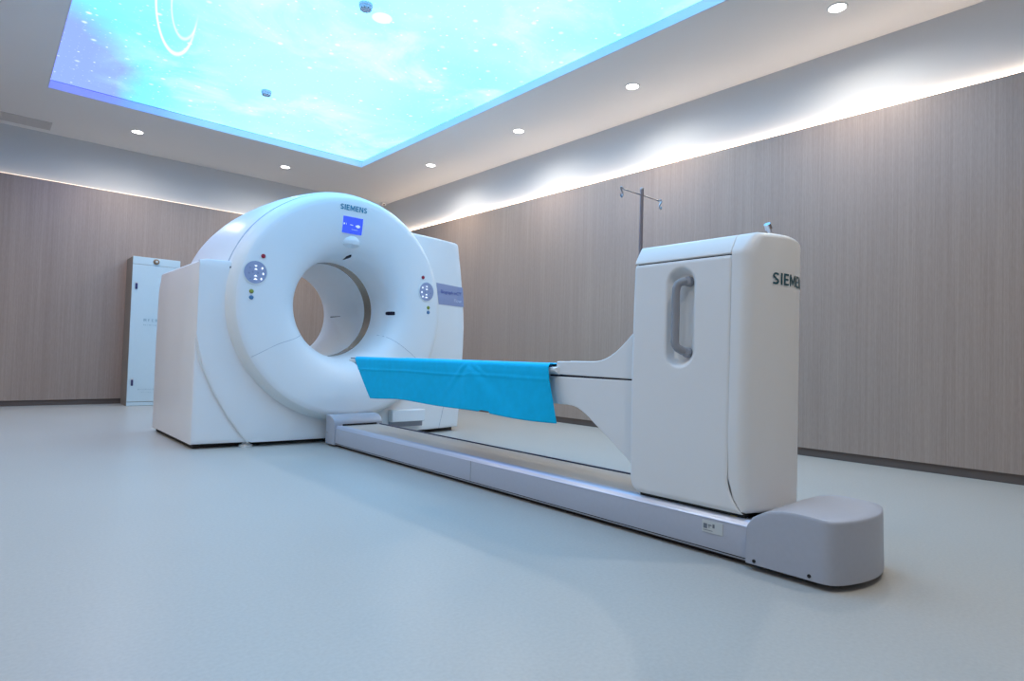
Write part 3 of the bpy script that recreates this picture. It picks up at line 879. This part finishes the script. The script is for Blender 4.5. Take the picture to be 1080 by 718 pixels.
# grab handle
hx = CX0 - .002; hy, hz0, hz1 = 1.312, .772, 1.018; xr = CX0 + .036
path = [(xr, hy - .012, hz1 + .012), (hx + .012, hy, hz1 + .006)]
pts = [(xr, hy - .020, hz1 + .014), (xr - .012, hy - .014, hz1 + .012), (hx + .006, hy - .004, hz1 + .009), (hx, hy + .008, hz1 + .002), (hx - .003, hy + .014, hz1 - .018)]
pts += [(hx - .003, hy + .015, hz1 - .03 - (hz1 - hz0 - .05) * k / 10) for k in range(11)]
pts += [(hx - .002, hy + .013, hz0 + .008), (hx + .002, hy + .006, hz0 - .004), (hx + .010, hy - .006, hz0 - .012), (xr - .01, hy - .014, hz0 - .018), (xr, hy - .018, hz0 - .020)]
hd = obj('grab_handle', tube(pts, .0160, 20), M_handle, TB, smooth=50)
obj('handle_mount', lathe([(.020, .004), (.020, -.018), (.016, -.024), (.004, -.026)], (xr, hy - .022, hz1 + .012), axis='x', seg=24), M_handle, hd)
obj('handle_mount', lathe([(.020, .004), (.020, -.018), (.016, -.024), (.004, -.026)], (xr, hy - .022, hz0 - .020), axis='x', seg=24), M_handle, hd)
# sloping lid
TZ = 1.194
def xz_top(t0=0):
    """upper outline near side -> far side above the lid seam"""
    P = [(CX0 + .004, ZL + .006), (CX0 + .008, ZL + .020), (CX0 + .040, TZ - .012), (CX0 + .048, TZ - .003), (CX0 + .060, TZ)]
    n = 14
    for k in range(n + 1):
        t = k / n; x = CX0 + .075 + (CX1 - CX0 - .15) * t
        P.append((x, TZ + .004 * math.sin(PI * t)))
    P += [(CX1 - .060, TZ), (CX1 - .048, TZ - .004), (CX1 - .032, TZ - .016), (CX1 - .008, ZL + .020), (CX1 - .004, ZL + .006)]
    return P
lidp = xz_top() + [(CX1 - .02, ZL - .001), (CX0 + .02, ZL - .001)]
obj('column_lid', prism([(x, z if z > ZL else ZL + .002) for x, z in lidp], 'y', 1.1035, 1.532), M_shell2, TB, smooth=40, bevel=.003)
obj('lid_gap', box(CX0 + .012, CX1 - .012, 1.10, 1.520, ZL - .004, ZL + .005), M_black, col, smooth=None)
# end cover: loft with bowed end face
def end_cover():
    bm = bmesh.new()
    out = []
    zs = [.186, .20, .23, .30, .42, .55, .70, .85, 1.0, 1.06, ZL]
    def bx(z):   # slight taper in towards the floor
        return .010 * sstep(.42, .18, z) + .012 * sstep(.6, 1.11, z) * .35
    near = [(CX0 + bx(z), z) for z in zs]
    far = [(CX1 - bx(z), z) for z in reversed(zs)]
    bot = [(CX1 - .03 - (CX1 - CX0 - .06) * k / 10, .180) for k in range(11)]
    out = near + xz_top() + far + bot
    n = len(out); zc = .68
    hw = (CX1 - CX0) / 2
    yend = lambda x: .972 + .072 * ((x - CC) / hw) ** 2
    def ring(f, yf):
        r = []
        for x, z in out:
            X = CC + (x - CC) * f[0]; Z = zc + (z - zc) * f[1]
            r.append(bm.verts.new((X, yf(X, Z), Z)))
        return r
    def seamy(x, z): return 1.101 - (.055 * ((.30 - z) / .122) ** 2 if z < .30 else 0)
    R = [ring((.93, .985), lambda x, z: seamy(x, z)), ring((.998, .9995), seamy), ring((1, 1), lambda x, z: seamy(x, z) - .003)]
    f_ = .028
    botslope = lambda z: .0
    for k in range(0, 9):
        a = k / 8 * PI / 2; d = f_ * (1 - math.cos(a)); yy = f_ * (1 - math.sin(a))
        R.append(ring((1 - d / hw, 1 - d * .75 / .51), (lambda yy: lambda x, z: min(yend(x) + yy, seamy(x, z) - .004))(yy)))
    for s in (.8, .65, .5, .35, .2, .08):
        R.append(ring((s * (1 - f_ / hw), s), lambda x, z: yend(x)))
    for a, b in zip(R, R[1:]):
        for k in range(n): bm.faces.new((a[k], a[(k + 1) % n], b[(k + 1) % n], b[k]))
    bm.faces.new(R[-1]); bm.faces.new(R[0][::-1])
    return bm
cov = obj('end_cover', end_cover(), M_shell2, TB, smooth=40)
hw = (CX1 - CX0) / 2
def endf(x, z, off=0): return Vector((x, .972 + .072 * ((x - CC) / hw) ** 2 - off, z))
dense_text('SIEMENS', 2.270, 1.028, .262, .043, M_logo2, 'lettering', cov, .012, endf, .0018)['label'] = 'dark teal SIEMENS lettering on the column end'
# small steel clamp on the column top
bm = tube([(2.235, 1.045, 1.196), (2.222, 1.045, 1.214), (2.205, 1.045, 1.236)], [.007, .007, .007], 12)
cl = obj('pole_clamp', bm, M_chrome, TB)
obj('clamp_knob', tube([(2.214, 1.045, 1.226), (2.200, 1.045, 1.243)], [.013, .012], 14), M_chrome, cl)
obj('clamp_base', lathe([(.016, -.004), (.016, .008), (.010, .013)], (2.240, 1.045, 1.195), seg=20), M_chrome, cl)
obj('rail_clip', box(2.40, 2.44, 1.05, 1.075, .152, .178), M_dark, rail, smooth=None, bevel=.003)

# --- support arm
AX0, AX1 = 2.075, 2.425
lowp = [(2.60, .630), (2.60, .60), (2.40, .545), (2.16, .505), (2.035, .4985), (1.935, .5005), (1.903, .4985), (1.868, .491), (1.833, .476), (1.795, .453), (1.757, .425), (1.71, .394), (1.666, .365), (1.604, .320), (1.553, .281), (1.50, .25), (1.50, .630)]
obj('support_arm', prism([(y, z) for y, z in lowp], 'x', AX0, AX1), M_shell2, TB, smooth=25, bevel=.004)
upp = [(2.004, .640), (2.004, .699), (1.998, .7025), (1.92, .7035), (1.915, .7055), (1.80, .7065), (1.765, .7075), (1.735, .7115), (1.705, .721), (1.677, .735), (1.647, .753), (1.617, .777), (1.585, .806), (1.553, .838), (1.50, .885), (1.50, .636), (2.004, .636)]
obj('arm_top_cover', prism(upp[:-1], 'x', AX0 - .002, AX1 + .002), M_shell2, TB, smooth=25, bevel=.004)
obj('arm_gap', box(AX0 + .006, AX1 - .006, 1.50, 2.06, .629, .641), M_black, TB, smooth=None)
obj('arm_root_seam', prism([(1.5365, .27), (1.542, .27), (1.542, .86), (1.5365, .86)], 'x', AX0 - .004, AX1 + .004), M_groove, TB, smooth=None)

# --- pallet (table top): shallow tray with rounded tip
def pallet():
    bm = bmesh.new(); ys = []
    n = 60; y0, y1 = 1.985, 4.135; hw2 = .207; pc = 2.25
    for i in range(n + 1):
        t = i / n; y = y0 + (y1 - y0) * t; ys.append(y)
    ys += [4.148, 4.156]
    R = []
    for y in ys:
        w = hw2
        if y > 4.03: w = hw2 - .05 * (1 - math.sqrt(max(0, 1 - ((y - 4.03) / .127) ** 2)))
        ring = []
        for k in range(17):      # upper side, dished
            s = -1 + 2 * k / 16; ring.append(bm.verts.new((pc + w * s, y, .6845 - .03 * (1 - abs(s) ** 2.4) - .016 * max(0, (abs(s) - .86) / .14) ** 2)))
        for k in range(17):      # underside
            s = 1 - 2 * k / 16; bot = .657 - .042 * (1 - abs(s) ** 3)
            if y > 4.0: bot += .03 * ((y - 4.0) / .157) ** 2 * (1 - abs(s) ** 3)
            ring.append(bm.verts.new((pc + w * s, y, bot)))
        R.append(ring)
    m = 34
    for a, b in zip(R, R[1:]):
        for k in range(m): bm.faces.new((a[k], a[(k + 1) % m], b[(k + 1) % m], b[k]))
    bm.faces.new(R[0][::-1]); bm.faces.new(R[-1])
    return bm
pal = obj('table_top', pallet(), M_shell2, TB, smooth=50)
pc = 2.25
for s in (-1, 1):
    x = pc + s * .2078
    obj('side_rail', box(x - .003, x + .003, 2.006, 4.06, .6740, .6815), mat('dark_blue_rail', (.05, .06, .12), .35), pal, smooth=None)
obj('underbody', prism([(pc - .17, .618), (pc - .204, .648), (pc + .204, .648), (pc + .17, .618), (pc + .09, .605), (pc - .09, .605)], 'y', 2.05, 4.02), mat('pallet_underside', (.36, .38, .52), .4), pal, smooth=40)

# ------------------------------------------------------------------ blue drape
def drape():
    bm = bmesh.new(); nu, nv = 130, 80
    zt = .6905; xn = pc - .2155; xf = pc + .2155
    # path: far hem -> over the top -> near hem, by arc length
    segs = []
    for k in range(14): segs.append(('f', k / 13))
    for k in range(1, 24): segs.append(('t', k / 24))
    for k in range(0, 42): segs.append(('n', k / 41))
    rnd = random.Random(8)
    ph = [rnd.uniform(0, 6.28) for _ in range(12)]
    def pt(u, s):
        kind, t = s
        if kind == 'f': z = .50 + (zt - .50) * t; hang = 1 - t
        elif kind == 't': z = zt; hang = 0
        else: z = zt - (zt - .418) * t; hang = t
        d = hang if kind != 't' else 0
        yL = 3.995 - (.27 * d ** 1.0 if kind == 'n' else .08 * d) ; yR = 2.020 - (.050 * d ** .8 if kind == 'n' else .02 * d)
        if kind == 'n' and t > .3: yR -= .035 * (t - .3)
        y = yR + (yL - yR) * u
        if kind == 't':
            x = xf + (xn + .022 - xf) * t; sag = .0 if t in (0,) else -.006 * math.sin(PI * t)
            z = zt + sag + .0022 * math.sin(9 * y + ph[0]) * math.sin(PI * t) + .0025 * math.exp(-((y - 2.68) / .12) ** 2) * math.sin(PI * t)
            if t < .06 or t > .94: z -= .003
            return (x, y, z)
        if kind == 'f': x = xf + .006 + .010 * d + .006 * d * math.sin(7 * y + 1)
        else:
            q_ = min(1, t / .085)
            if t < .085: z = zt - .020 * (1 - math.cos(q_ * PI / 2))
            else: z = zt - .020 - (zt - .020 - .418) * (t - .085) / .915
            x = xn + .022 - .024 * math.sin(q_ * PI / 2) - .004 * min(1, t * 6)
            w = .008 * math.sin(3.1 * y + .5) + .004 * math.sin(11.5 * y + 2)
            x -= (.004 + w) * t
            # folded crease peak near y 2.66 : ridge fanning out downwards
            yc = 2.640
            a = (y - yc) - .26 * t; ridge1 = math.exp(-(a / (.012 + .03 * t)) ** 2) * max(0, 1 - 1.1 * t); b = (y - yc) + .55 * min(t, .33); ridge2 = math.exp(-(b / .016) ** 2) * max(0, 1 - t * 2.3)
            x -= .011 * ridge1 * (1 - .6 * t) * min(1, t * 8) + .010 * ridge2 * min(1, t * 8)
            tent = sstep(0, .03 + .25 * t, (y - yc) + .55 * t) * sstep(0, .03 + .25 * t, .26 * t - (y - yc))
            x -= .010 * tent * min(1, t * 5)
            # horizontal pressed fold
            tf = .31 + (.0 if y > yc else -.03)
            x -= .0045 * math.exp(-((t - tf) / .014) ** 2)
            z += .006 * math.sin(2.3 * y + .4) * t + .004 * math.sin(8 * y) * t
            if y < 2.45: z -= 0.0
            if 2.415 < y < 2.50 and t > .93: z += .010 * (t - .93) / .07     # nick in the hem
            if y > 2.50: z += .006 * t * sstep(2.5, 3.8, y) * 0
            z += (-.008) * t * sstep(3.2, 3.75, y)
        return (x, y, z)
    V = [[bm.verts.new(pt(i / (nu - 1), s)) for s in segs] for i in range(nu)]
    for i in range(nu - 1):
        for j in range(len(segs) - 1):
            bm.faces.new((V[i][j], V[i + 1][j], V[i + 1][j + 1], V[i][j + 1]))
    return bm
dr = obj('disposable_sheet', drape(), M_drape, None, smooth=60)
sm = dr.modifiers.new('thick', 'SOLIDIFY'); sm.thickness = .0012; sm.offset = 1
tag(dr, 'bright blue disposable sheet draped over the white patient couch', 'sheet')

# ------------------------------------------------------------------ IV pole
px_, py_ = 2.50, 1.843
IV = thing('iv_pole', 'thin steel drip pole with two hooks standing behind the couch', 'drip stand', (px_, py_, .60))
obj('pole', tube([(px_, py_, .56), (px_, py_, 1.592)], .0095, 16), M_pole, IV)
obj('pole_cap', lathe([(.010, 0), (.0105, .004), (.008, .009), (.002, .011)], (px_, py_, 1.590), seg=16), M_chrome, IV)
obj('crossbar', tube([(px_ - .158, py_, 1.562), (px_ + .158, py_, 1.562)], .0032, 10), M_chrome, IV)
for s in (-1, 1):
    c = Vector((px_ + s * .16, py_, 1.562)); pts = [c]
    pts = [c + Vector((-s * .010, 0, -.004)), c + Vector((-s * .002, 0, .004)), c + Vector((s * .006, 0, .008)), c + Vector((s * .012, 0, .004)), c + Vector((s * .010, 0, -.006)),
           c + Vector((s * .002, 0, -.014)), c + Vector((-s * .004, 0, -.024)), c + Vector((-s * .002, 0, -.036)), c + Vector((s * .005, 0, -.041)), c + Vector((s * .011, 0, -.036)), c + Vector((s * .012, 0, -.027))]
    obj('bottle_hook', tube(pts, .0040, 8), M_chrome, IV)
cb_ = box(AX1 + .0025, px_ - .008, py_ - .015, py_ + .015, .645, .675)
obj('pole_bracket', cb_, M_chrome, IV, bevel=.003)
obj('bracket_collar', lathe([(.0165, -.02), (.018, -.016), (.018, .016), (.0165, .02)], (px_, py_, .66), seg=20), M_chrome, IV)

# ------------------------------------------------------------------ tall cabinet against far wall
CB = thing('electrical_cabinet', 'tall narrow pale cabinet against the far wall, left of the scanner', 'cabinet', (1.62, 8.68, 0))
cx0, cx1, cy0, cy1, ch = 1.365, 1.880, 8.50, 8.905, 1.825
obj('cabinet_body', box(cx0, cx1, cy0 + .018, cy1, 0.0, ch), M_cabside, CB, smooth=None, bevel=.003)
obj('header_panel', box(cx0, cx1, cy0, cy0 + .018, 1.733, ch), M_cab, CB, bevel=.002)
dr_ = obj('cabinet_door', box(cx0, cx1, cy0, cy0 + .018, .052, 1.729), M_cab, CB, bevel=.002)
obj('kick_panel', box(cx0, cx1, cy0 + .002, cy0 + .018, .004, .046), M_cab, CB, smooth=None)
for z in (1.467, .289):
    h = obj('door_latch', box(1.400, 1.424, cy0 - .010, cy0, z - .042, z + .030), M_latch, dr_, bevel=.004)
    obj('latch_plate', box(1.396, 1.428, cy0 - .003, cy0, z + .030, z + .050), M_sticker, dr_, smooth=None)
em = obj('round_emblem', lathe([(.034, 0), (.034, -.006), (.028, -.010), (.004, -.011)], (1.613, cy0, 1.780), axis='y', seg=28), M_gold, CB, label='round bronze emblem on the header')
obj('emblem_centre', lathe([(.014, -.009), (.013, -.013), (.002, -.014)], (1.617, cy0, 1.781), axis='y', seg=20), M_sticker, em)
def marks(rows, name):
    bm = bmesh.new()
    for (x, z, w, h) in rows: box(x, x + w, cy0 - .0012, cy0, z, z + h, bm)
    return obj(name, bm, M_cabtext, dr_, smooth=None)
r_ = []
def glyph(x, z, s, kind):
    t = s * .12
    if kind == 0: r_.extend([(x, z, t, s), (x + s * .75, z, t, s), (x, z + s * .45, s * .8, t), (x, z + s * .9, s * .8, t), (x + s * .38, z, t, s)])
    elif kind == 1: r_.extend([(x + s * .2, z, t, s), (x + s * .2, z + s * .85, s * .5, t), (x + s * .1, z + s * .4, s * .6, t)])
    else: r_.extend([(x + s * .1, z, t, s), (x + s * .1, z, s * .6, t), (x + s * .1, z + s * .85, s * .6, t), (x + s * .1, z + s * .45, s * .45, t)])
for n_, x_, dx_, z_, s_, ks in ((4, 1.505, .042, 1.035, .032, (0, 1, 2, 0)), (8, 1.505, .021, .985, .013, (0, 2, 1)), (9, 1.478, .026, .195, .013, (0, 1, 2)), (8, 1.515, .024, .160, .010, (0, 2, 1))):
    r_ = []
    for i in range(n_): glyph(x_ + i * dx_, z_, s_, ks[i % len(ks)])
    marks(r_, 'printed_text')

# ------------------------------------------------------------------ camera
cam = bpy.data.cameras.new('camera'); co = bpy.data.objects.new('camera', cam); C.objects.link(co)
r = Vector((.746332, -.664954, .028448)); 
yaw, pit, rol = .727328486, .0297746361, .0285168308
cy, sy, cp, sp_, cr, sr = math.cos(yaw), math.sin(yaw), math.cos(pit), math.sin(pit), math.cos(rol), math.sin(rol)
f = Vector((sy * cp, cy * cp, sp_)); r0 = Vector((cy, -sy, 0)); u0 = r0.cross(f)
rr = r0 * cr + u0 * sr; uu = -r0 * sr + u0 * cr
mt = Matrix((rr, uu, -f)).transposed().to_4x4(); mt.translation = Vector((0, 0, .71)); co.matrix_world = mt
cam.sensor_width = 36; cam.lens = 632.066 / 1080 * 36; cam.clip_start = .02
bpy.context.scene.camera = co

wd = bpy.data.worlds.new('world'); bpy.context.scene.world = wd; wd.use_nodes = True
wd.node_tree.nodes['Background'].inputs[0].default_value = (.5, .7, 1, 1); wd.node_tree.nodes['Background'].inputs[1].default_value = .0
vs = bpy.context.scene.view_settings
vs.view_transform = 'Standard'; vs.look = 'None'; vs.gamma = 1; vs.use_curve_mapping = False
vs.exposure = 1.24
